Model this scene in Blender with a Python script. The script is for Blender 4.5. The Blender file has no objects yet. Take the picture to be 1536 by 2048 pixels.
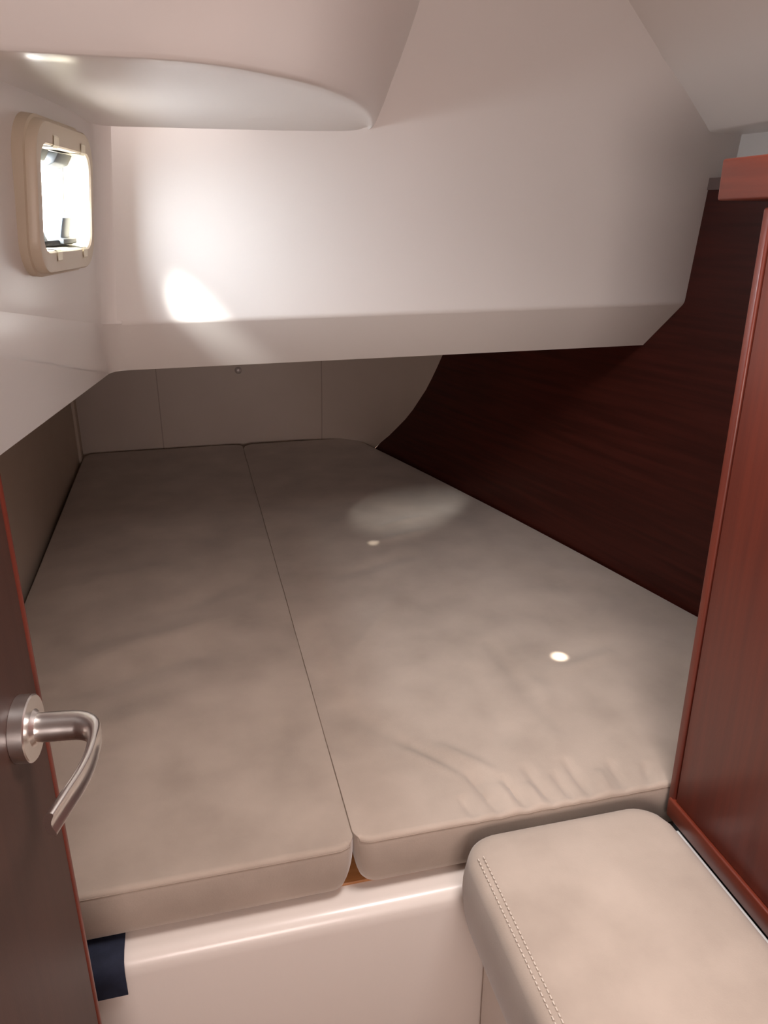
import bpy, bmesh, math, random
from mathutils import Vector, Matrix
random.seed(7)
S = bpy.context.scene
COL = S.collection
R = math.radians

# ------------------------------------------------------------------ camera
F_PX = 1538.0                      # focal length for a 1536 x 2048 frame
cam = bpy.data.cameras.new('camera')
cam.sensor_fit = 'VERTICAL'
cam.sensor_height = 32.0
cam.lens = F_PX / 2048 * 32.0
cam.clip_start = 0.01
co = bpy.data.objects.new('camera', cam)
COL.objects.link(co)
co.location = (0, 0, 1.45)
co.rotation_euler = (R(90 - 20.7), 0, R(-14.0))
S.camera = co

# ------------------------------------------------------------------ world, sun, lights, exposure
S.view_settings.view_transform = 'Standard'
S.view_settings.look = 'None'
S.view_settings.gamma = 1.0
S.view_settings.use_curve_mapping = False
S.view_settings.exposure = 0.44

W = bpy.data.worlds.new('world')
S.world = W
W.use_nodes = True
bg = W.node_tree.nodes['Background']
# bright overcast sky: strongest overhead, weaker at the horizon, dim light back from the cockpit below
bg.inputs[1].default_value = 1.0
wt = W.node_tree
w_tc = wt.nodes.new('ShaderNodeTexCoord')
w_sp = wt.nodes.new('ShaderNodeSeparateXYZ')
w_cr = wt.nodes.new('ShaderNodeMapRange')
w_cr.inputs['From Min'].default_value = -0.3
w_cr.inputs['From Max'].default_value = 0.8
w_cr.inputs['To Min'].default_value = 13.0
w_cr.inputs['To Max'].default_value = 112.0
w_mul = wt.nodes.new('ShaderNodeVectorMath')
w_mul.operation = 'SCALE'
w_mul.inputs[0].default_value = (0.95, 0.98, 1.03)
wt.links.new(w_tc.outputs['Generated'], w_sp.inputs[0])
wt.links.new(w_sp.outputs['Z'], w_cr.inputs['Value'])
wt.links.new(w_cr.outputs[0], w_mul.inputs['Scale'])
wt.links.new(w_mul.outputs[0], bg.inputs[0])


def lamp(name, kind, loc, aim, energy, color, **kw):
    d = bpy.data.lights.new(name, kind)
    d.energy = energy
    d.color = color
    for k, v in kw.items():
        setattr(d, k, v)
    o = bpy.data.objects.new(name, d)
    COL.objects.link(o)
    o.location = loc
    o.rotation_euler = (Vector(aim) - Vector(loc)).to_track_quat('-Z', 'Y').to_euler()
    return o


# sun that reaches the cabin only through the portlight
lamp('sun', 'SUN', (-0.74, 0.40, 2.125), (-0.15, 1.10, 1.48), 21.0, (1.0, 0.97, 0.92), angle=R(12))
# spot added outside the portlight to lay a streak of light on the bulkhead
lamp('streak_spot', 'SPOT', (-0.385, 0.42, 1.70), (-0.085, 1.325, 1.42), 4.0, (1.0, 0.98, 0.93), spot_size=R(22), spot_blend=0.6, shadow_soft_size=0.02)
# daylight falling through the deck hatch over the entry
lamp('hatch_light', 'AREA', (0.42, 0.50, 1.93), (0.40, 0.45, 0.0), 4.0, (1.0, 0.92, 0.90), shape='RECTANGLE', size=0.26, size_y=0.26, spread=R(118))
# light from the saloon through the doorway behind the viewer
lamp('saloon_light', 'AREA', (0.02, -0.72, 1.20), (0.25, 0.90, 0.95), 8.5, (1.0, 0.83, 0.78), shape='RECTANGLE', size=0.5, size_y=0.4)
# narrow spots added under the ceiling for the small sun glints on the bed
lamp('sun_glint_spot', 'SPOT', (0.50, 0.75, 1.92), (0.607, 1.109, 0.70), 230, (1.0, 0.93, 0.82), spot_size=R(1.7), spot_blend=1.0, shadow_soft_size=0.004)
lamp('sun_glint_spot', 'SPOT', (0.42, 0.85, 1.92), (0.397, 1.708, 0.70), 60, (1.0, 0.93, 0.8), spot_size=R(1.3), spot_blend=1.0, shadow_soft_size=0.004)

# ------------------------------------------------------------------ helpers


def tag(o, label=None, cat=None, group=None, kind=None):
    if label: o['label'] = label
    if cat: o['category'] = cat
    if group: o['group'] = group
    if kind: o['kind'] = kind
    return o


def empty(name, loc=(0, 0, 0), mat=None):
    o = bpy.data.objects.new(name, None)
    o.empty_display_size = 0.05
    COL.objects.link(o)
    if mat is not None:
        o.matrix_world = mat
    else:
        o.location = loc
    return o


def link_bm(name, bm, m, parent=None, angle=40, bevel=0, segs=2, subsurf=0, recalc=True):
    if recalc:
        bmesh.ops.recalc_face_normals(bm, faces=bm.faces)
    for f in bm.faces:
        f.smooth = True
    for e in bm.edges:
        if len(e.link_faces) == 2 and e.calc_face_angle(0) > R(angle):
            e.smooth = False
    me = bpy.data.meshes.new(name)
    bm.to_mesh(me)
    bm.free()
    me.materials.append(m)
    o = bpy.data.objects.new(name, me)
    COL.objects.link(o)
    if parent: o.parent = parent
    if bevel:
        b = o.modifiers.new('bevel', 'BEVEL')
        b.width = bevel
        b.segments = segs
        b.limit_method = 'ANGLE'
        b.angle_limit = R(30)
        b.harden_normals = False
        for e in me.edges: e.use_edge_sharp = False
    if subsurf:
        s = o.modifiers.new('subdivision', 'SUBSURF')
        s.levels = s.render_levels = subsurf
    return o


def mesh(name, verts, faces, m, parent=None, **kw):
    bm = bmesh.new()
    vs = [bm.verts.new(v) for v in verts]
    for f in faces:
        try:
            bm.faces.new([vs[i] for i in f])
        except ValueError:
            pass
    bmesh.ops.remove_doubles(bm, verts=bm.verts, dist=1e-5)
    return link_bm(name, bm, m, parent, **kw)


def box_bm(bm, lo, hi):
    x0, y0, z0 = lo
    x1, y1, z1 = hi
    v = [bm.verts.new(p) for p in [(x0, y0, z0), (x1, y0, z0), (x1, y1, z0), (x0, y1, z0), (x0, y0, z1), (x1, y0, z1), (x1, y1, z1), (x0, y1, z1)]]
    for f in [(3, 2, 1, 0), (4, 5, 6, 7), (0, 1, 5, 4), (1, 2, 6, 5), (2, 3, 7, 6), (3, 0, 4, 7)]:
        bm.faces.new([v[i] for i in f])


def box(name, lo, hi, m, parent=None, bevel=0.003, segs=2):
    bm = bmesh.new()
    box_bm(bm, lo, hi)
    return link_bm(name, bm, m, parent, bevel=bevel, segs=segs)


def prism(name, poly, axis, a, b, m, parent=None, bevel=0.002, segs=2):
    """extrude a closed polygon (2-D points) along an axis from a to b"""
    def p3(p, t):
        return (t, p[0], p[1]) if axis == 'x' else (p[0], t, p[1]) if axis == 'y' else (p[0], p[1], t)
    n = len(poly)
    v = [p3(p, a) for p in poly] + [p3(p, b) for p in poly]
    f = [tuple(range(n)), tuple(range(2 * n - 1, n - 1, -1))] + [(i, (i + 1) % n, n + (i + 1) % n, n + i) for i in range(n)]
    return mesh(name, v, f, m, parent, bevel=bevel, segs=segs)


def grid_faces(rows, cols, closed=False):
    f = []
    for i in range(rows - 1):
        for j in range(cols - 1 if not closed else cols):
            j2 = (j + 1) % cols
            f.append((i * cols + j, i * cols + j2, (i + 1) * cols + j2, (i + 1) * cols + j))
    return f


def tube(name, pts, rad, m, parent=None, n=10, closed=False, cap=True):
    """round tube along a polyline; rad is a number or a list"""
    pts = [Vector(p) for p in pts]
    k = len(pts)
    verts = []
    ref = Vector((0.13, 0.21, 0.97))
    for i, p in enumerate(pts):
        a = pts[(i - 1) % k] if (closed or i > 0) else p
        b = pts[(i + 1) % k] if (closed or i < k - 1) else p
        t = (b - a).normalized()
        u = t.cross(ref).normalized()
        w = u.cross(t)
        r = rad[i] if isinstance(rad, (list, tuple)) else rad
        for j in range(n):
            an = 2 * math.pi * j / n
            verts.append(p + u * (r * math.cos(an)) + w * (r * math.sin(an)))
    f = grid_faces(k, n, True)
    if closed:
        f += [((k - 1) * n + j, (k - 1) * n + (j + 1) % n, (j + 1) % n, j) for j in range(n)]
    elif cap:
        f += [tuple(range(n)), tuple((k - 1) * n + j for j in range(n))]
    return mesh(name, verts, f, m, parent)


def rrect(hx, hy, r, n=8):
    """rounded rectangle outline, counter clockwise"""
    p = []
    for cx, cy, a0 in ((hx - r, hy - r, 0), (-hx + r, hy - r, 90), (-hx + r, -hy + r, 180), (hx - r, -hy + r, 270)):
        for i in range(n + 1):
            a = R(a0 + 90 * i / n)
            p.append((cx + r * math.cos(a), cy + r * math.sin(a)))
    return p


# ------------------------------------------------------------------ materials


def material(name, color, rough=0.5, metallic=0.0, coat=0.0, sheen=0.0, spec=0.5):
    m = bpy.data.materials.new(name)
    m.use_nodes = True
    b = m.node_tree.nodes['Principled BSDF']
    b.inputs['Base Color'].default_value = (*color, 1)
    b.inputs['Roughness'].default_value = rough
    b.inputs['Metallic'].default_value = metallic
    b.inputs['Coat Weight'].default_value = coat
    b.inputs['Coat Roughness'].default_value = 0.15
    b.inputs['Sheen Weight'].default_value = sheen
    b.inputs['Specular IOR Level'].default_value = spec
    return m


def nodes(m):
    nt = m.node_tree
    return nt, nt.nodes['Principled BSDF'], nt.nodes.new, nt.links.new


def noise_color(m, c1, c2, scale, detail=4, stretch=(1, 1, 1), bump=0.0, bscale=None, lo=0.35, hi=0.65, rot=(0, 0, 0), dist=0.002):
    nt, b, N, L = nodes(m)
    tc = N('ShaderNodeTexCoord')
    mp = N('ShaderNodeMapping')
    mp.inputs['Scale'].default_value = stretch
    mp.inputs['Rotation'].default_value = rot
    L(tc.outputs['Object'], mp.inputs['Vector'])
    nz = N('ShaderNodeTexNoise')
    nz.inputs['Scale'].default_value = scale
    nz.inputs['Detail'].default_value = detail
    L(mp.outputs['Vector'], nz.inputs['Vector'])
    cr = N('ShaderNodeValToRGB')
    cr.color_ramp.elements[0].position = lo
    cr.color_ramp.elements[1].position = hi
    cr.color_ramp.elements[0].color = (*c1, 1)
    cr.color_ramp.elements[1].color = (*c2, 1)
    L(nz.outputs['Fac'], cr.inputs['Fac'])
    L(cr.outputs['Color'], b.inputs['Base Color'])
    if bump:
        nb = N('ShaderNodeTexNoise')
        nb.inputs['Scale'].default_value = bscale or scale * 5
        nb.inputs['Detail'].default_value = 3
        L(mp.outputs['Vector'], nb.inputs['Vector'])
        bp = N('ShaderNodeBump')
        bp.inputs['Strength'].default_value = bump
        bp.inputs['Distance'].default_value = dist
        L(nb.outputs['Fac'], bp.inputs['Height'])
        L(bp.outputs['Normal'], b.inputs['Normal'])
    return m


M_gel = noise_color(material('white_gelcoat', (0.8, 0.77, 0.74), 0.28, coat=0.25), (0.76, 0.73, 0.70), (0.79, 0.76, 0.73), 2.0, bump=0.02, bscale=60)
M_gelm = noise_color(material('cream_gelcoat', (0.8, 0.74, 0.68), 0.3, coat=0.2), (0.78, 0.71, 0.65), (0.81, 0.74, 0.68), 2.0, bump=0.03, bscale=250)
M_liner = noise_color(material('beige_liner', (0.5, 0.42, 0.35), 0.6), (0.60, 0.50, 0.41), (0.64, 0.54, 0.45), 3.0, bump=0.05, bscale=400)
M_suede = noise_color(material('beige_suede', (0.46, 0.38, 0.31), 0.85, sheen=0.35, spec=0.25), (0.385, 0.312, 0.255), (0.51, 0.42, 0.348), 9.0, detail=6, lo=0.3, hi=0.72, bump=0.25, bscale=450, dist=0.0006)
M_seam = material('seam_thread', (0.34, 0.27, 0.215), 0.9)
M_stitch = material('stitch_thread', (0.60, 0.52, 0.44), 0.8)
M_wood_v = noise_color(material('mahogany_upright_grain', (0.2, 0.04, 0.02), 0.40, coat=0.12), (0.115, 0.021, 0.012), (0.150, 0.027, 0.014), 6.0, detail=8, stretch=(14, 14, 0.7), bump=0.03, bscale=60)
M_wood_rail = noise_color(material('mahogany_rail', (0.2, 0.04, 0.02), 0.38, coat=0.15), (0.135, 0.022, 0.010), (0.175, 0.030, 0.013), 6.0, detail=8, stretch=(14, 0.7, 14), bump=0.03, bscale=60)
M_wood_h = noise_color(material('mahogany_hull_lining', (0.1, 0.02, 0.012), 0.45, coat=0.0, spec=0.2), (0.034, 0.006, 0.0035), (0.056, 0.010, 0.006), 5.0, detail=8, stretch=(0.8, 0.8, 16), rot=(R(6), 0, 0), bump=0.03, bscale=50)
M_wood_d = noise_color(material('mahogany_door', (0.1, 0.03, 0.02), 0.48, coat=0.0, spec=0.35), (0.056, 0.022, 0.015), (0.070, 0.028, 0.019), 6.0, detail=8, stretch=(12, 12, 0.7), bump=0.03, bscale=60)
M_ply = noise_color(material('varnished_plywood', (0.4, 0.18, 0.06), 0.4), (0.35, 0.14, 0.045), (0.48, 0.22, 0.08), 8, stretch=(1, 10, 10))
M_metal = material('satin_metal', (0.86, 0.84, 0.81), 0.30, metallic=1.0)
M_brass = material('brass', (0.6, 0.42, 0.2), 0.3, metallic=1.0)
M_cream = material('cream_plastic', (0.60, 0.51, 0.39), 0.4)
M_reveal = material('cream_reveal', (0.40, 0.36, 0.27), 0.5)
M_grey = material('grey_plastic', (0.05, 0.055, 0.06), 0.4)
M_lgrey = material('light_grey_plastic', (0.10, 0.13, 0.16), 0.35)
M_rubber = material('black_rubber', (0.012, 0.012, 0.013), 0.7)
M_navy = noise_color(material('navy_webbing', (0.01, 0.014, 0.035), 0.8), (0.008, 0.012, 0.03), (0.014, 0.02, 0.045), 60, bump=0.3, bscale=900, dist=0.0005)
M_white = material('white_plastic', (0.72, 0.73, 0.71), 0.35)
M_floor = noise_color(material('teak_floor', (0.3, 0.15, 0.07), 0.5), (0.2, 0.09, 0.04), (0.3, 0.15, 0.07), 5, stretch=(10, 0.8, 1))

M_glass = bpy.data.materials.new('clear_acrylic')
M_glass.use_nodes = True
nt = M_glass.node_tree
for nd in list(nt.nodes):
    if nd.type != 'OUTPUT_MATERIAL': nt.nodes.remove(nd)
tr = nt.nodes.new('ShaderNodeBsdfTransparent')
tr.inputs[0].default_value = (0.93, 0.96, 0.97, 1)
gl = nt.nodes.new('ShaderNodeBsdfGlossy')
gl.inputs['Roughness'].default_value = 0.03
mx = nt.nodes.new('ShaderNodeMixShader')
mx.inputs[0].default_value = 0.06
nt.links.new(tr.outputs[0], mx.inputs[1])
nt.links.new(gl.outputs[0], mx.inputs[2])
nt.links.new(mx.outputs[0], nt.nodes['Material Output'].inputs[0])

# ------------------------------------------------------------------ setting: the moulded shell
V = Vector


def hull_x(y, z=0.7):
    """inner face of the mahogany hull lining (slightly bowed, upright)"""
    t = (y - 1.213) / (2.56 - 1.213)
    return 0.955 + (0.609 - 0.955) * t + 0.012 * 4 * t * (1 - t) * (1 if 0 < t < 1 else 0.3)


C1, C2, C3 = V((-0.107, 1.31, 1.588)), V((-0.134, 1.337, 1.295)), V((-0.136, 1.428, 1.204))   # inner corner, top to bottom
N1, N2 = V((-0.168, 0.991, 1.601)), V((-0.198, 0.94, 1.358))
N3, N4 = V((-0.202, 0.925, 1.315)), V((-0.217, 0.909, 1.205))
RX = 0.925
F3, F2, F1 = V((RX + .085, 1.31, 1.592)), V((1.00, 1.337, 1.304)), V((0.98, 1.428, 1.212))
FIL = 0.03


def fillet(c, near, right):
    a = (near - c).normalized()
    b = (right - c).normalized()
    p0, p2 = c + a * FIL, c + b * FIL
    return [p0 * (1 - t) ** 2 + c * 2 * t * (1 - t) + p2 * t * t for t in [i / 8 for i in range(9)]]


def far_near(c, n, k=2.6):
    return c + (n - c) * k


C0, N0, F0 = V((-0.078, 1.06, 1.96)), V((-0.135, 0.76, 1.96)), V((1.01, 1.06, 1.96))
# face of the moulding (front wall): rows from the underside lip upward
left_rows = [C3, C2, C1, V((-0.098, 1.28, 1.70)), V((-0.090, 1.22, 1.80)), V((-0.083, 1.13, 1.89)), C0]
right_rows = [F1, F2, F3, V((RX + .085, 1.28, 1.70)), V((RX + .085, 1.22, 1.80)), V((RX + .085, 1.13, 1.89)), F0]
near_rows = [N4, N2, N1, V((-0.160, 0.95, 1.71)), V((-0.152, 0.92, 1.80)), V((-0.145, 0.88, 1.89)), N0]
arcs = [fillet(c, n, r) for c, n, r in zip(left_rows, near_rows, right_rows)]
verts, cols = [], 24
for a, r in zip(arcs, right_rows):
    for j in range(cols):
        verts.append(a[-2].lerp(r, j / (cols - 1)))
wf = mesh('wall_front', verts, grid_faces(len(arcs), cols), M_gel, bevel=0.006, segs=3)
tag(wf, 'white moulded bulkhead face hanging over the middle of the bed', 'wall', kind='structure')

# underside of the moulding and of the left-hand overhang
zu = 1.206
um = mesh('ceiling_soffit', [arcs[0][0], arcs[0][4], arcs[0][-1], F1, (hull_x(1.9) + .06, 1.9, zu), (0.72, 2.4, zu), (0.66, 2.80, zu), (-0.45, 2.80, zu), (-0.45, 0.2, zu), far_near(C3, N4, 2.4)],
          [(0, 1, 2, 3, 4, 5, 6, 7, 8, 9)], M_gel)
tag(um, 'white underside of the moulding above the head of the bed', 'ceiling', kind='structure')

# left wall: corner arcs, chamfer bands and the window wall with a rounded hole for the portlight
hv = V((math.sin(R(10)), math.cos(R(10)), 0))
vv = V((0.107, -0.019, 0.994))
nv = hv.cross(vv).normalized()
vv = nv.cross(hv)
WIN_C = C1 + hv * -0.197 + vv * -0.112
H0 = rrect(0.0965, 0.066, 0.030, 8)
HOLE = []
for i_, a_ in enumerate(H0):
    b_ = H0[(i_ + 1) % len(H0)]
    k_ = max(1, int(math.hypot(a_[0] - b_[0], a_[1] - b_[1]) / 0.006))
    HOLE += [(a_[0] + (b_[0] - a_[0]) * t_ / k_, a_[1] + (b_[1] - a_[1]) * t_ / k_) for t_ in range(k_)]

bm = bmesh.new()


def addgrid(bm, vs, rows, cols):
    b = [bm.verts.new(v) for v in vs]
    for f in grid_faces(rows, cols):
        try: bm.faces.new([b[i] for i in f])
        except ValueError: pass


vs = []
for a in arcs: vs += a
addgrid(bm, vs, len(arcs), 9)
# upper bands above the window
vs = []
for k in range(2, len(arcs)):
    vs += [arcs[k][0], far_near(left_rows[k], near_rows[k], 3.0)]
addgrid(bm, vs, len(arcs) - 2, 2)
# window band, bilinear patch with a hole
qa, qb = arcs[2][0], arcs[1][0]
qc, qd = far_near(C2, N2, 3.0), far_near(C1, N1, 3.0)


def patch(u, v):     # u: 0 at the corner .. 1 near; v: 0 top .. 1 bottom
    return (qa.lerp(qd, u)).lerp(qb.lerp(qc, u), v)


def uv_of(p):
    u, v = 0.3, 0.5
    for _ in range(30):
        q = patch(u, v)
        du = (patch(u + 1e-3, v) - q) / 1e-3
        dv = (patch(u, v + 1e-3) - q) / 1e-3
        d = p - q
        a, b_, c = du.dot(du), du.dot(dv), dv.dot(dv)
        e, f_ = d.dot(du), d.dot(dv)
        det = a * c - b_ * b_
        u += (e * c - f_ * b_) / det
        v += (a * f_ - b_ * e) / det
    return u, v


uvs = [uv_of(WIN_C + hv * x + vv * y) for x, y in HOLE]
cu, cv = uv_of(WIN_C)
ring_in, ring_out = [], []
for u, v in uvs:
    ring_in.append(bm.verts.new(patch(u, v)))
    du, dv = u - cu, v - cv
    ts = []
    if du > 1e-9: ts.append((1 - cu) / du)
    if du < -1e-9: ts.append((0 - cu) / du)
    if dv > 1e-9: ts.append((1 - cv) / dv)
    if dv < -1e-9: ts.append((0 - cv) / dv)
    t = min(ts)
    ring_out.append((cu + du * t, cv + dv * t))
ro = [bm.verts.new(patch(u, v)) for u, v in ring_out]
nn = len(ro)
for i in range(nn):
    j = (i + 1) % nn
    bm.faces.new((ring_in[i], ring_in[j], ro[j], ro[i]))
    (u1, v1), (u2, v2) = ring_out[i], ring_out[j]
    # corner triangles where the ring jumps from one side of the patch to the next
    if abs(u1 - u2) > 1e-6 and abs(v1 - v2) > 1e-6:
        cuv = (round(u1) if abs(u1 - round(u1)) < 1e-6 else round(u2), round(v1) if abs(v1 - round(v1)) < 1e-6 else round(v2))
        cvx = bm.verts.new(patch(*cuv))
        bm.faces.new((ro[i], ro[j], cvx))
# bands under the window
m3 = far_near(C3, N3, 2.7)
addgrid(bm, [qb, qc, arcs[0][0], m3], 2, 2)
addgrid(bm, [arcs[0][0], m3, arcs[0][0] + V((0, 0, -0.0005)), far_near(C3, N4, 2.4)], 2, 2)
bmesh.ops.remove_doubles(bm, verts=bm.verts, dist=1e-4)
wl = link_bm('wall_left', bm, M_gel, angle=17)
tag(wl, 'white moulded side wall with the small portlight', 'wall', kind='structure')

# cockpit well: the rounded bulge at the upper left
plan = [(-0.212, 0.803), (-0.165, 0.804), (-0.118, 0.806), (-0.070, 0.808), (-0.006, 0.812), (0.040, 0.824), (0.082, 0.852), (0.140, 0.905), (0.197, 0.985), (0.241, 1.075), (0.273, 1.17), (0.297, 1.27), (0.304, 1.345)]


def spline(P, n):
    out = []
    for i in range(len(P) - 1):
        p0, p1, p2, p3 = P[max(i - 1, 0)], P[i], P[i + 1], P[min(i + 2, len(P) - 1)]
        for k in range(n):
            t = k / n
            out.append(tuple(0.5 * (2 * b + (c - a) * t + (2 * a - 5 * b + 4 * c - d) * t * t + (3 * b - a - 3 * c + d) * t ** 3) for a, b, c, d in zip(p0, p1, p2, p3)))
    out.append(P[-1])
    return out


pl = spline(plan, 5)
prof = [(1.585, 0.0), (1.586, 0.003), (1.590, 0.006), (1.60, 0.011), (1.62, 0.020), (1.645, 0.030), (1.67, 0.041), (1.70, 0.053), (1.735, 0.066), (1.77, 0.077), (1.82, 0.090), (1.88, 0.102), (1.96, 0.115)]
norms = []
for i in range(len(pl)):
    a, b = V(pl[max(i - 1, 0)]), V(pl[min(i + 1, len(pl) - 1)])
    t = (b - a).normalized()
    norms.append(V((t.y, -t.x)))
verts = []
for z, off in prof:
    for p, n_ in zip(pl, norms):
        verts.append((p[0] + n_.x * off, p[1] + n_.y * off, z))
nc = len(pl)
faces = grid_faces(len(prof), nc)
# underside, domed up a little in rows back to the bulkhead face
base = len(verts)
rowsU = 10
for k in range(rowsU + 1):
    s = k / rowsU
    for i, p in enumerate(pl):
        yb = 1.325
        y = p[1] + (yb - p[1]) * s if p[1] < yb else p[1]
        verts.append((max(p[0], -0.112 - (1.31 - y) * 0.1912), y, 1.585 + 0.004 * math.sin(math.pi * s) + (-0.006 * max(0, s - 0.8) / 0.2)))
faces += [tuple(base + q for q in f) for f in grid_faces(rowsU + 1, nc)]
cb = mesh('ceiling_cockpit_well', verts, faces, M_gel, angle=60)
tag(cb, 'rounded white bulge of the cockpit well jutting from the ceiling', 'ceiling', kind='structure')

# sloping deck-side headliner at the upper right
rp = [(0.914, 1.596), (0.909, 1.599), (0.902, 1.606), (0.83, 1.667), (0.77, 1.712), (0.705, 1.757), (0.66, 1.788), (0.635, 1.83), (0.625, 1.89), (0.62, 1.97)]
verts = []
und = [(1.10, 1.592), (0.96, 1.594)]
pr = und + rp
for y in (1.32, 1.0, 0.5, 0.0, -1.2):
    for x, z in pr: verts.append((x, y, z))
rb = mesh('ceiling_side', verts, grid_faces(5, len(pr)), M_gel, angle=50)
tag(rb, 'white sloping deck-side headliner above the wardrobe', 'ceiling', kind='structure')

# main ceiling, floor, entry bulkhead and closing walls around the viewer
cl = mesh('ceiling', [(-0.45, -1.2, 1.96), (1.2, -1.2, 1.96), (1.2, 1.4, 1.96), (-0.30, 1.4, 1.96), (-0.30, 0.40, 1.96), (-0.45, 0.40, 1.96)], [(0, 1, 2, 3, 4, 5)], M_gel)
tag(cl, 'white flat cabin ceiling', 'ceiling', kind='structure')
fl = box('floor', (-1.2, -1.2, -0.03), (1.2, 2.9, 0), M_floor)
tag(fl, 'varnished wooden cabin sole', 'floor', kind='structure')
wb = box('wall_back', (-1.2, -1.24, 0), (1.2, -1.2, 1.96), M_gelm)
tag(wb, 'cream wall behind the entry', 'wall', kind='structure')
ws = box('wall_side', (-0.45, -1.2, 0), (-0.41, 0.40, 1.96), M_gelm)
tag(ws, 'cream entry wall beside the open door', 'wall', kind='structure')
wo = mesh('wall_left_return', [(-0.44, 0.36, 0), (-0.27, 0.36, 0), (-0.20, 0.36, 1.96), (-0.44, 0.36, 1.96)], [(0, 1, 2, 3)], M_gelm)
tag(wo, 'cream wall end beside the open door', 'wall', kind='structure')

# lower side wall left of the bed, with its corner joint
LX = -0.40
wl2 = box('wall_left_lower', (LX - 0.03, 0.25, 0), (LX, 2.92, zu + .02), M_liner, bevel=0)
tag(wl2, 'beige lining panel along the left edge of the bed', 'wall', kind='structure')
tj = box('trim_1', (LX - 0.001, 2.685, 0.58), (LX + 0.010, 2.735, zu), M_liner, bevel=0.003)
tag(tj, 'beige joint strip in the far left corner', 'trim', kind='structure')

# far wall, curving forward to the hull lining
EDGE = [(0.55, 0.560, 2.71), (0.704, 0.609, 2.56), (0.773, 0.636, 2.461), (0.864, 0.666, 2.347), (0.973, 0.692, 2.246), (1.067, 0.709, 2.18), (1.15, 0.722, 2.13), (1.23, 0.733, 2.09)]


def edge_at(z):
    for a, b in zip(EDGE, EDGE[1:]):
        if z <= b[0]:
            t = (z - a[0]) / (b[0] - a[0])
            return hull_x(a[2] + (b[2] - a[2]) * t), a[2] + (b[2] - a[2]) * t
    return hull_x(EDGE[-1][2]), EDGE[-1][2]


verts, nz, nx = [], 24, 40
for i in range(nz):
    z = 0.55 + (1.225 - 0.55) * i / (nz - 1)
    ex, ey = edge_at(z)
    P0, P1, P2 = V((0.20, 2.765)), V((0.60, 2.765)), V((ex, ey))
    row = [V((LX - .02, 2.765)), V((-0.1, 2.765))]
    for k in range(nx - 2):
        t = k / (nx - 3)
        row.append(P0 * (1 - t) ** 2 + P1 * 2 * t * (1 - t) + P2 * t * t)
    verts += [(p.x, p.y, z) for p in row]
M_far = noise_color(material('far_wall_liner', (0.55, 0.47, 0.41), 0.5), (0.56, 0.48, 0.42), (0.60, 0.52, 0.455), 3.0, bump=0.05, bscale=400)
nt, b, N, L = nodes(M_far)
tc = N('ShaderNodeTexCoord')
sx = N('ShaderNodeSeparateXYZ')
L(tc.outputs['Object'], sx.inputs[0])
mask = None
for sxp in (-0.122, 0.445):                    # two panel joints
    m1 = N('ShaderNodeMath'); m1.operation = 'SUBTRACT'; m1.inputs[1].default_value = sxp
    L(sx.outputs['X'], m1.inputs[0])
    m2 = N('ShaderNodeMath'); m2.operation = 'ABSOLUTE'
    L(m1.outputs[0], m2.inputs[0])
    m3_ = N('ShaderNodeMath'); m3_.operation = 'LESS_THAN'; m3_.inputs[1].default_value = 0.0018
    L(m2.outputs[0], m3_.inputs[0])
    if mask is None: mask = m3_
    else:
        mm = N('ShaderNodeMath'); mm.operation = 'MAXIMUM'
        L(mask.outputs[0], mm.inputs[0]); L(m3_.outputs[0], mm.inputs[1])
        mask = mm
old = b.inputs['Base Color'].links[0].from_socket
mc = N('ShaderNodeMix'); mc.data_type = 'RGBA'
mc.inputs[7].default_value = (0.40, 0.33, 0.28, 1)
L(mask.outputs[0], mc.inputs[0]); L(old, mc.inputs[6]); L(mc.outputs[2], b.inputs['Base Color'])
wfar = mesh('wall_far', verts, grid_faces(nz, nx), M_far)
tag(wfar, 'pale lining at the head of the bed, curving towards the hull', 'wall', kind='structure')

# mahogany hull lining: polygon in the hull plane, trimmed by the curved edge
TOPZ = 1.503
verts, faces = [], []
ny = 30
zs = [0.45 + (1.24 - 0.45) * i / 20 for i in range(21)]
for z in zs:
    ex, ey = edge_at(z)
    for k in range(ny):
        y = ey + (0.3 - ey) * k / (ny - 1)
        verts.append((hull_x(y), y, z))
faces = grid_faces(len(zs), ny)
basei = len(verts)
for z in (1.24, TOPZ):
    ey = edge_at(1.24)[1]
    for k in range(ny):
        y = ey + (0.3 - ey) * k / (ny - 1)
        verts.append((hull_x(y), y, z))
faces += [tuple(basei + q for q in f) for f in grid_faces(2, ny)]
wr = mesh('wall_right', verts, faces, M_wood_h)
tag(wr, 'dark mahogany hull lining along the right side of the bed', 'wall', kind='structure')


def hull_strip(name, z0, z1, off, m, y0=0.3, y1=1.33, label=''):
    v = []
    for y in [y0 + (y1 - y0) * i / 10 for i in range(11)]:
        for dx, z in ((off, z0), (off, z1), (0.09, z1), (0.09, z0)):
            v.append((hull_x(y) + dx, y, z))
    f = []
    for i in range(10):
        for j in range(4):
            j2 = (j + 1) % 4
            f.append((i * 4 + j, i * 4 + j2, i * 4 + 4 + j2, i * 4 + 4 + j))
    f += [(0, 1, 2, 3), (40, 41, 42, 43)]
    return mesh(name, v, f, m)


M_strip = material('grey_brown_trim', (0.13, 0.085, 0.075), 0.5)
t2 = hull_strip('trim_2', TOPZ, 1.523, -0.002, M_strip)
tag(t2, 'narrow grey-brown trim strip on top of the hull lining', 'trim', kind='structure')
t3 = hull_strip('wall_right_upper', 1.523, 1.60, 0.045, M_gel)
tag(t3, 'white band between hull lining and sloping headliner', 'wall', kind='structure')

# closing hull side behind the wardrobe
we = box('wall_right_entry', (1.17, -1.2, 0), (1.2, 0.9, 1.96), M_gelm)
tag(we, 'cream hull side behind the wardrobe', 'wall', kind='structure')

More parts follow.
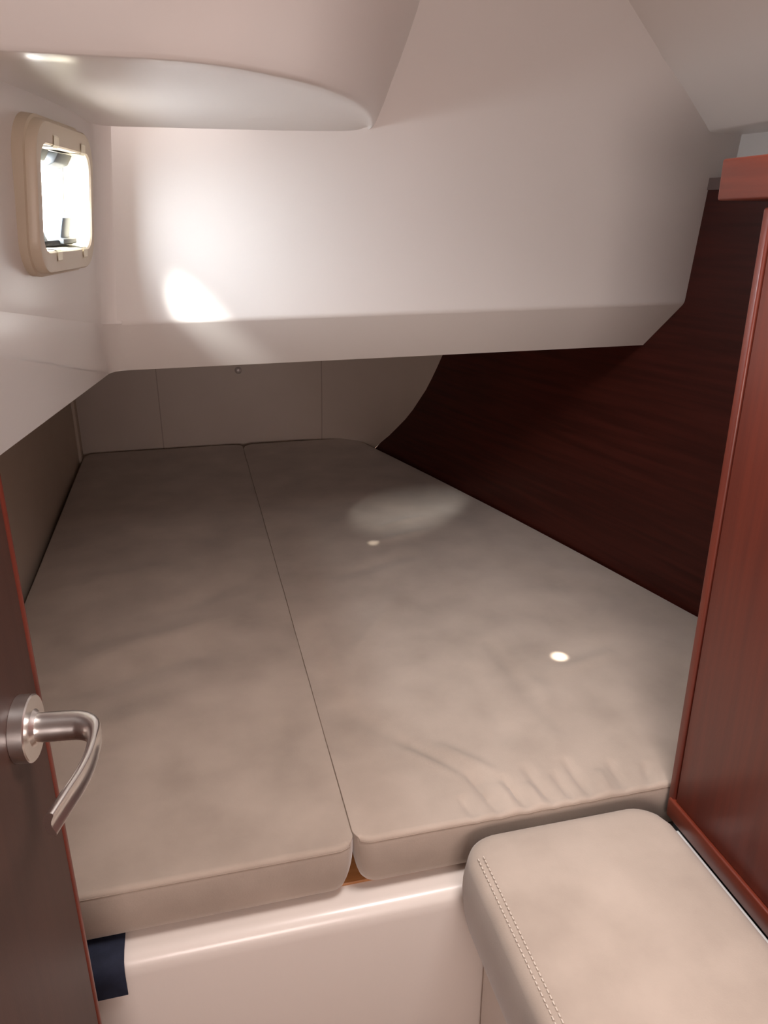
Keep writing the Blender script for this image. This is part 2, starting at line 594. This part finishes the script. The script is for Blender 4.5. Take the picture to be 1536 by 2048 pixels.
wx = box('wall_right_shield', (1.20, -1.24, 0), (1.24, 2.95, 2.02), M_gelm)  # unseen, added to keep sky light from leaking in at the right
tag(wx, 'outer hull side', 'wall', kind='structure')
wx = box('wall_far_shield', (-0.45, 2.90, 0), (1.20, 2.94, 2.02), M_gelm)  # added out of view to seal the far end against sky light
tag(wx, 'outer stern wall', 'wall', kind='structure')
wx = box('ceiling_shield', (-0.42, -1.24, 1.98), (1.24, 2.95, 2.02), M_gelm)  # unseen lid added to block sky light from above
tag(wx, 'deck over the cabin', 'ceiling', kind='structure')

# ------------------------------------------------------------------ portlight
wm = Matrix((hv.to_4d(), vv.to_4d(), nv.to_4d(), WIN_C.to_4d())).transposed()
for i in range(3): wm[3][i] = 0
wm[3][3] = 1
win = empty('window_1', mat=wm)
tag(win, 'small rounded portlight with cream frame in the left wall', 'window', kind='structure')


def ring_loft(name, sections, m, n=10, parent=None, close=False, **kw):
    """sections: (hx, hy, r, w, cx, cy)"""
    vs = []
    for hx, hy, r, w, cx, cy in sections:
        for x, y in rrect(hx, hy, r, n): vs.append((x + cx, y + cy, w))
    k = 4 * (n + 1)
    f = grid_faces(len(sections), k, True)
    if close:
        f += [((len(sections) - 1) * k + j, (len(sections) - 1) * k + (j + 1) % k, (j + 1) % k, j) for j in range(k)]
    return mesh(name, vs, f, m, parent, **kw)


ring_loft('window_frame', [
    (0.117, 0.090, 0.045, -0.012, 0, 0), (0.1165, 0.0895, 0.045, 0.008, 0, 0), (0.113, 0.086, 0.042, 0.0092, 0, 0),
    (0.112, 0.085, 0.041, 0.018, 0, 0), (0.110, 0.083, 0.039, 0.0205, 0, 0), (0.106, 0.079, 0.036, 0.021, 0, 0),
    (0.0985, 0.0605, 0.022, 0.021, 0, 0), (0.0960, 0.0585, 0.020, 0.019, 0, 0)],
    M_cream, parent=win, angle=35)
ring_loft('reveal', [(0.0960, 0.0585, 0.020, 0.019, 0, 0), (0.0925, 0.057, 0.019, -0.026, 0, 0), (0.104, 0.07, 0.03, -0.030, 0, 0)], M_reveal, parent=win, angle=35)
# clip tongues, with the recess light put into their colour, two above and two below
M_lit_notch = material('lit_notch_cream', (0.88, 0.82, 0.64), 0.35)
for sy in (1, -1):
    for x in (-0.045, 0.062):
        v = []
        y0, y1 = sy * 0.0570, sy * 0.0715
        for (yy, w0) in ((y0, 0.0195), (y0 + sy * 0.003, 0.0222), (y1 - sy * 0.002, 0.0222), (y1, 0.0205)):
            v += [(x - 0.009, yy, w0), (x + 0.009, yy, w0)]
        v += [(x - 0.009, y0, 0.006), (x + 0.009, y0, 0.006)]
        mesh('lit_notch', v, [(0, 1, 3, 2), (2, 3, 5, 4), (4, 5, 7, 6), (0, 1, 9, 8)], M_lit_notch, win, angle=30)
tag(ring_loft('pane', [(0.0905, 0.056, 0.018, 0.001, 0, 0), (0.0905, 0.056, 0.018, -0.005, 0, 0)], M_glass, parent=win), None)
pane = [o for o in win.children if o.name.startswith('pane')][0]
bm = bmesh.new(); bm.from_mesh(pane.data)
bm.faces.new([v for v in bm.verts if v.co.z > 0])
for v in [v for v in bm.verts if v.co.z < 0]: bm.verts.remove(v)
bm.to_mesh(pane.data); bm.free()
ring_loft('gasket', [(0.0915, 0.0568, 0.019, 0.003, 0, 0), (0.0845, 0.051, 0.016, 0.004, 0, 0), (0.0835, 0.050, 0.016, -0.003, 0, 0)], M_grey, parent=win)
# hinge blocks at the top, locking lever and its seat at the bottom
for x in (-0.045, 0.045):
    h = prism('hinge', [(0.0555, 0.020), (0.0555, 0.001), (0.036, 0.001), (0.043, 0.014)], 'x', x - 0.026, x + 0.030, M_grey, win, bevel=0.0015)
prism('gasket_bar', [(-0.0562, 0.018), (-0.0562, 0.001), (-0.047, 0.001), (-0.050, 0.016)], 'x', -0.075, 0.075, M_rubber, win, bevel=0.001)
lv = prism('lock_lever', [(-0.054, 0.004), (-0.040, 0.004), (-0.022, 0.015), (-0.022, 0.019), (-0.044, 0.016), (-0.054, 0.016)], 'x', 0.030, 0.066, M_lgrey, win, bevel=0.001)
prism('lever_seat', [(-0.0545, 0.002), (-0.044, 0.002), (-0.048, 0.022), (-0.0545, 0.022)], 'x', 0.022, 0.078, M_grey, win, bevel=0.001)
prism('lock_lever', [(-0.054, 0.004), (-0.045, 0.004), (-0.040, 0.010), (-0.054, 0.016)], 'x', -0.030, -0.016, M_lgrey, win, bevel=0.001)

pd = bpy.data.lights.new('portlight_portal', 'AREA')
pd.shape = 'RECTANGLE'
pd.size, pd.size_y = 0.20, 0.15
pd.cycles.is_portal = True
po = bpy.data.objects.new('portlight_portal', pd)
COL.objects.link(po)
po.location = WIN_C - nv * 0.03
po.rotation_euler = nv.to_track_quat('-Z', 'Y').to_euler()

for o in win.children:
    if o.name.split('.')[0] in ('pane', 'gasket', 'hinge', 'gasket_bar', 'lock_lever', 'lever_seat'):
        o.location.z = -0.016

# ------------------------------------------------------------------ bed base
bb = empty('bed_base', (0, 0, 0))
tag(bb, 'white moulded berth base with a rounded ledge under the mattresses', 'bed')
BF, BT = 0.742, 0.602
prof = [(BF + .022, 0.0)]
prof += [(BF, 0.30), (BF, BT - 0.028)]
prof += [(BF + 0.020 - 0.020 * math.cos(R(a)), BT - 0.020 + 0.020 * math.sin(R(a)) - 0.0) for a in (15, 30, 45, 60, 75, 90)]
prof += [(1.2, BT), (1.6, BT), (2.0, BT), (2.55, BT), (2.55, 0.0)]
n_ = len(prof)
vs = [(-0.398, a, b) for a, b in prof] + [(hull_x(a) - 0.006, a, b) for a, b in prof]
mesh('berth_moulding', vs, [tuple(range(n_)), tuple(range(2 * n_ - 1, n_ - 1, -1))] + [(i, (i + 1) % n_, n_ + (i + 1) % n_, n_ + i) for i in range(n_)], M_gelm, bb)
pb = box('base_board', (-0.37, 0.790, BT), (0.90, 2.30, BT + 0.0045), M_ply, bb, bevel=0.001)
tag(pb, 'varnished plywood board showing between the mattresses')

# ------------------------------------------------------------------ mattresses and cushion


def seg_dist(x, y, s):
    x0, y0, x1, y1 = s[:4]
    dx, dy = x1 - x0, y1 - y0
    t = max(0, min(1, ((x - x0) * dx + (y - y0) * dy) / (dx * dx + dy * dy)))
    d = math.hypot(x - x0 - t * dx, y - y0 - t * dy)
    return d, t


def pad(name, x0, x1, y0, y1, z0, z1, rf, rb, warp, folds, nxs, nys, crown=0.006, RE=0.014, bulge=0.006, pull=0.012, seam=True, mott=0.0015, parent_name='cover', flat=0):
    """soft upholstered slab: cover mesh (top grid + bulging sides) and piping seam"""
    cx, cy, hx, hy = (x0 + x1) / 2, (y0 + y1) / 2, (x1 - x0) / 2, (y1 - y0) / 2
    root = empty(name, (cx, cy, z0))

    def axis(h, n, pw=1.0):
        inner = [-h + RE + (2 * h - 2 * RE) * (i / n) ** pw for i in range(n + 1)]
        e = [RE * (1 - math.cos(R(a))) for a in (0, 22, 45, 67)]
        return [-h + q for q in e] + inner + [h - q for q in reversed(e)]

    def corner(x, y):
        r = rf if y < 0 else rb
        qx, qy = abs(x) - (hx - r), abs(y) - (hy - r)
        if qx > 0 and qy > 0:
            L_ = math.hypot(qx, qy)
            f = max(qx, qy) / L_
            x = math.copysign(hx - r + qx * f, x)
            y = math.copysign(hy - r + qy * f, y)
        return x, y

    def place(x, y, z):
        X, Y, Z = warp(cx + x, cy + y, z)
        return (X - cx, Y - cy, Z - z0)
    xs, ys = axis(hx, nxs), axis(hy, nys, 1.5)
    bm = bmesh.new()
    g = []
    for y in ys:
        row = []
        for x in xs:
            d = min(hx - abs(x), hy - abs(y))
            drop = 0
            if flat:
                d = min(d if flat * x < 0 else 9, hy - abs(y), hx + abs(x) if flat * x > 0 else 9)
            if d < RE:
                q = 1 - d / RE
                drop = RE * (1 - math.sqrt(max(0, 1 - q * q))) * 0.75
            z = z1 - drop + crown * (1 - (x / hx) ** 2) * (1 - (y / hy) ** 4)
            px, py = corner(x, y)
            fade = min(1, d / 0.03)
            wx, wy = cx + px, cy + py
            for s in folds:
                dd, t = seg_dist(wx, wy, s)
                amp, wd = s[4] * 1.7, s[5] * 0.9
                z += amp * math.exp(-(dd / wd) ** 2) * math.sin(math.pi * min(1, max(0.0, t * 0.9 + 0.1))) ** 0.5 * (0.6 + 0.4 * fade)
            z += mott * fade * (math.sin(wx * 23 + 1.3 * math.sin(wy * 9)) * math.sin(wy * 11 + 2 * math.sin(wx * 7)))
            row.append(bm.verts.new(place(px, py, z)))
        g.append(row)
    for i in range(len(ys) - 1):
        for j in range(len(xs) - 1):
            bm.faces.new((g[i][j], g[i][j + 1], g[i + 1][j + 1], g[i + 1][j]))
    per = [g[0][j] for j in range(len(xs))] + [g[i][-1] for i in range(1, len(ys))] + [g[-1][j] for j in range(len(xs) - 2, -1, -1)] + [g[i][0] for i in range(len(ys) - 2, 0, -1)]
    loc = [(x, ys[0]) for x in xs] + [(xs[-1], y) for y in ys[1:]] + [(x, ys[-1]) for x in reversed(xs[:-1])] + [(xs[0], y) for y in reversed(ys[1:-1])]
    topz = [v.co.z + z0 for v in per]
    seam_pts = [v.co.copy() for v in per]
    prev = per
    steps = 8
    for k in range(1, steps + 1):
        t = k / steps
        cur = []
        for (x, y), tz in zip(loc, topz):
            px, py = corner(x, y)
            out = bulge * math.sin(math.pi * min(1, t * 1.1)) - pull * t * t
            if t > 0.85: out -= 0.010 * ((t - 0.85) / 0.15) ** 2
            nx_ = (1 + out / hx) if True else 1
            ny_ = (1 + out / hy)
            z = tz + (z0 - tz) * t
            cur.append(bm.verts.new(place(px * nx_, py * ny_, z)))
        for i in range(len(per)):
            j = (i + 1) % len(per)
            bm.faces.new((prev[i], cur[i], cur[j], prev[j]))
        prev = cur
    bm.faces.new(prev)
    ob = link_bm(parent_name, bm, M_suede, root, angle=75)
    if seam:
        tube('seam', [p + V((0, 0, -0.001)) for p in seam_pts], 0.0007, M_seam, root, n=6, closed=True)
    return root


def no_warp(x, y, z): return (x, y, z)


TOPM = 0.700
foldsL = [(-0.30, 1.18, 0.02, 1.30, -0.004, 0.035), (-0.33, 1.05, -0.10, 1.12, 0.004, 0.04), (-0.10, 1.45, 0.10, 1.60, -0.003, 0.04),
          (-0.35, 1.62, -0.08, 1.70, 0.003, 0.05), (-0.25, 1.30, 0.05, 1.42, 0.0035, 0.03), (0.05, 0.86, 0.13, 1.25, -0.003, 0.03)]
mL = pad('mattress', -0.386, 0.1520, 0.762, 2.738, BT + .005, TOPM - 0.003, 0.022, 0.04, no_warp, foldsL, 44, 120, crown=0.007, RE=0.007, bulge=0.001, flat=1)
tag(mL, 'left beige suede mattress half beside the lining panel, in shadow', 'mattress')


def warpR(x, y, z):
    t = (x - 0.153) / (0.955 - 0.153)
    xr = hull_x(y) - 0.006
    return (0.153 + t * (xr - 0.153), y, z)


foldsR = []
for x0, y0, x1, y1, a, w in [
        # short puckers running in from the front edge
        (0.300, 0.770, 0.297, 0.815, -0.004, 0.006), (0.332, 0.770, 0.322, 0.860, -0.005, 0.006), (0.352, 0.770, 0.350, 0.822, 0.003, 0.006),
        (0.368, 0.770, 0.362, 0.838, -0.005, 0.0055), (0.386, 0.770, 0.384, 0.815, 0.0035, 0.005), (0.402, 0.770, 0.398, 0.850, -0.0045, 0.006),
        (0.428, 0.770, 0.430, 0.826, -0.004, 0.0055), (0.452, 0.770, 0.457, 0.850, -0.004, 0.006), (0.478, 0.770, 0.487, 0.815, 0.003, 0.006),
        (0.500, 0.770, 0.512, 0.830, -0.0035, 0.006), (0.535, 0.772, 0.555, 0.812, -0.003, 0.006),
        # longer creases and soft folds
        (0.330, 0.835, 0.250, 0.960, -0.004, 0.009), (0.318, 0.850, 0.255, 0.930, 0.003, 0.012), (0.352, 0.850, 0.300, 0.925, 0.003, 0.010),
        (0.250, 0.960, 0.180, 1.080, -0.0025, 0.020), (0.180, 0.95, 0.175, 1.35, -0.003, 0.020), (0.21, 1.10, 0.20, 1.42, 0.0025, 0.022),
        (0.45, 0.86, 0.52, 1.05, 0.003, 0.020), (0.48, 0.92, 0.50, 1.20, -0.0025, 0.018), (0.40, 0.92, 0.44, 1.12, -0.0025, 0.022),
        (0.62, 0.85, 0.80, 1.05, -0.003, 0.03), (0.25, 1.22, 0.42, 1.45, 0.0025, 0.025), (0.56, 1.06, 0.70, 1.10, 0.0025, 0.018),
        (0.30, 1.55, 0.55, 1.62, -0.0025, 0.025), (0.70, 1.15, 0.86, 1.3, 0.003, 0.025), (0.45, 1.70, 0.64, 1.76, 0.0035, 0.016), (0.50, 1.80, 0.70, 1.86, 0.003, 0.015)]:
    foldsR.append((x0, y0, x1, y1, a, w))
mR = pad('mattress', 0.1524, 0.955, 0.765, 2.718, BT + .005, TOPM, 0.022, 0.07, warpR, foldsR, 150, 190, crown=0.008, RE=0.007, bulge=0.001, flat=-1)
tag(mR, 'right beige suede mattress half with puckered front edge, along the mahogany hull lining', 'mattress')
cs = pad('seat_cushion', 0.284, 0.576, -0.25, 0.745, 0.553, 0.699, 0.05, 0.05, no_warp, [], 30, 60, crown=0.010, RE=0.022, bulge=0.006, pull=0.012, seam=False, mott=0.0008)
tag(cs, 'beige suede seat cushion with double stitching in the foreground beside the wardrobe', 'cushion')
bm = bmesh.new()
ccx, ccy, chx, chy, RE_ = 0.430, 0.2475, 0.146, 0.4975, 0.022
for d in (0.0125, 0.0195):
    q = 1 - d / RE_
    zz = 0.699 - RE_ * (1 - math.sqrt(1 - q * q)) * 0.75 + 0.010 * (1 - ((chx - d) / chx) ** 2) - 0.553
    y = 0.70
    while y > -0.24:
        xx = -chx + d
        box_bm(bm, (xx - 0.0007, y - 0.0042 - ccy, zz - 0.0006), (xx + 0.0007, y - ccy, zz + 0.0010))
        y -= 0.0066
link_bm('stitching', bm, M_stitch, cs)

# ------------------------------------------------------------------ seat base
sb = empty('bench', (0, 0, 0))
tag(sb, 'white moulded seat base carrying the foreground cushion', 'seat')
box('base_moulding', (0.328, -0.6, 0.0), (1.06, 0.741, 0.551), M_gelm, sb, bevel=0.012, segs=4)

# ------------------------------------------------------------------ wardrobe
PX = 0.605
wd = empty('wardrobe', (0.85, 0.4, 0.656))
tag(wd, 'tall red mahogany wardrobe side on the right of the entry', 'wardrobe')
wd_m = Matrix.Translation((-0.85, -0.4, -0.656))


def wbox(name, lo, hi, m, bevel=0.002, segs=2, parent=wd):
    o = box(name, [a - b for a, b in zip(lo, (0.85, 0.4, 0.656))], [a - b for a, b in zip(hi, (0.85, 0.4, 0.656))], m, parent, bevel, segs)
    return o


wbox('carcass', (PX + 0.006, -0.6, 0.660), (1.02, 0.750, 1.462), M_wood_v)
wbox('stile', (PX, 0.744, 0.658), (PX + 0.03, 0.757, 1.464), M_wood_v, bevel=0.003, segs=3)
wbox('side_panel', (PX + 0.0015, -0.6, 0.690), (PX + 0.012, 0.7405, 1.456), M_wood_v, bevel=0.001)
wbox('bottom_rail', (PX - 0.003, -0.6, 0.658), (PX + 0.012, 0.752, 0.689), M_wood_rail, bevel=0.003, segs=3)
wbox('plinth', (0.607, -0.6, 0.553), (1.02, 0.74, 0.657), M_rubber, bevel=0.002)
wbox('plinth_trim', (0.5925, -0.6, 0.553), (0.603, 0.722, 0.6565), M_white, bevel=0.002)
wbox('cap_rail', (PX - 0.004, -0.6, 1.472), (1.02, 0.832, 1.516), M_wood_rail, bevel=0.003, segs=3)

# ------------------------------------------------------------------ door with lever handle
DE = V((-0.144, 0.591, 0.0))
dh = R(7.0)
d_far = V((math.sin(dh), math.cos(dh), 0))
d_n = V((math.cos(dh), -math.sin(dh), 0))
dm = Matrix(((-d_far).to_4d(), d_n.to_4d(), V((0, 0, 1)).to_4d(), DE.to_4d())).transposed()
for i in range(3): dm[3][i] = 0
dm[3][3] = 1
door = empty('door_1', mat=dm)      # local x: from the free edge to the hinges, y: out of the face, z: up
tag(door, 'dark mahogany cabin door swung open at the left with satin lever handle', 'door', kind='structure')
box('door_leaf', (0.006, -0.030, 0.04), (0.70, 0.0, 1.90), M_wood_d, door, bevel=0.002)
eb = box('edge_band', (-0.004, -0.031, 0.04), (0.0058, 0.0005, 1.90), M_wood_v, door, bevel=0.004, segs=3)
tag(eb, 'red-brown rounded edge band')
box('latch_plate', (-0.0055, -0.024, 1.03), (-0.004, -0.006, 1.11), M_brass, door, bevel=0.0005)
prism('latch_bolt', [(-0.0045, -0.008), (-0.0045, -0.024), (-0.017, -0.022), (-0.020, -0.019)], 'z', 1.040, 1.074, M_brass, door, bevel=0.001)
HX, HZ = 0.053, 1.091
handle = empty('door_handle', (HX, 0, HZ))
handle.parent = door
tag(handle, 'satin metal lever handle on round rose')


def lathe(name, prof, m, parent, n=40):
    vs = []
    for rad, y in prof:
        for j in range(n):
            a = 2 * math.pi * j / n
            vs.append((rad * math.cos(a), y, rad * math.sin(a)))
    f = grid_faces(len(prof), n, True) + [tuple(range(n)), tuple((len(prof) - 1) * n + j for j in range(n))]
    return mesh(name, vs, f, m, parent, angle=35)


lathe('rose', [(0.0255, 0.0002), (0.0255, 0.0105), (0.0245, 0.0115), (0.012, 0.0118)], M_metal, handle)
lathe('neck_collar', [(0.0145, 0.0115), (0.0135, 0.0125), (0.0118, 0.0145)], M_metal, handle)
# lever: round neck blending into a hollow-faced grip
path, secs = [], []
NS = 24


def section(t):
    """outline in (a, b): a = away from the door / outside of the bend, b = up"""
    pts = []
    for j in range(NS):
        an = 2 * math.pi * j / NS
        c, s_ = math.cos(an), math.sin(an)
        ra = 0.0112 + (0.0056 - 0.0112) * t
        rb_ = 0.0112 + (0.0092 - 0.0112) * t
        a, b_ = ra * c, rb_ * s_
        if c > 0: a -= t * 0.0062 * c * (1 - s_ * s_)
        pts.append((a, b_))
    return pts


ctrl = [((0, 0.012, 0), 0), ((0, 0.024, 0), 0), ((0, 0.038, 0), 0), ((0.0015, 0.047, 0), 0.1), ((0.007, 0.055, 0), 0.35), ((0.015, 0.0595, -0.0005), 0.7), ((0.028, 0.0615, -0.001), 1), ((0.046, 0.0620, -0.001), 1),
        ((0.066, 0.0605, 0), 1), ((0.084, 0.0575, 0.001), 1), ((0.107, 0.053, 0.001), 1)]
cp = spline([c[0] for c in ctrl], 4)
ct = [t[0] for t in spline([(c[1],) for c in ctrl], 4)]
vs = []
for i, p in enumerate(cp):
    a, b = V(cp[max(i - 1, 0)]), V(cp[min(i + 1, len(cp) - 1)])
    t = (b - a).normalized()
    up_ = V((0, 0, 1))
    outv = up_.cross(t).normalized()       # for travel along +x this is +y
    upv = t.cross(outv)
    for a_, b_ in section(max(0, min(1, ct[i]))):
        vs.append(V(p) + outv * a_ + upv * b_)
f = grid_faces(len(cp), NS, True) + [tuple(range(NS)), tuple((len(cp) - 1) * NS + j for j in range(NS))]
mesh('lever', vs, f, M_metal, handle, angle=45)

# ------------------------------------------------------------------ small things
st = []
for y, z in ((0.83, 0.6062), (0.785, 0.6058), (0.757, 0.6045), (0.744, 0.600), (0.7385, 0.590), (0.7380, 0.575), (0.7385, 0.553)):
    st.append((y, z))
vs = []
for x, sh in ((-0.196, 0), (-0.143, 0)):
    for (y, z) in st: vs.append((x, y, z))
    for (y, z) in reversed(st): vs.append((x, y - 0.0016, z + (0.0016 if y > .75 else 0)))
k = len(st) * 2
f = [tuple(range(k)), tuple(range(2 * k - 1, k - 1, -1))] + [(i, (i + 1) % k, k + (i + 1) % k, k + i) for i in range(k)]
nv_ = mesh('strap', vs, f, M_navy, None, angle=60)
tag(nv_, 'navy blue strap end hanging over the white berth ledge below the left mattress', 'strap')

kb = lathe('bolt_cap', [(0.012, 0.0), (0.012, -0.006), (0.009, -0.010), (0.004, -0.012)], material('grey_metal', (0.62, 0.56, 0.54), 0.4, metallic=0.3), None)
kb.location = (0.158, 2.764, 0.958)
tag(kb, 'small round metal bolt cap on the far wall, just below the moulding edge', 'bolt')
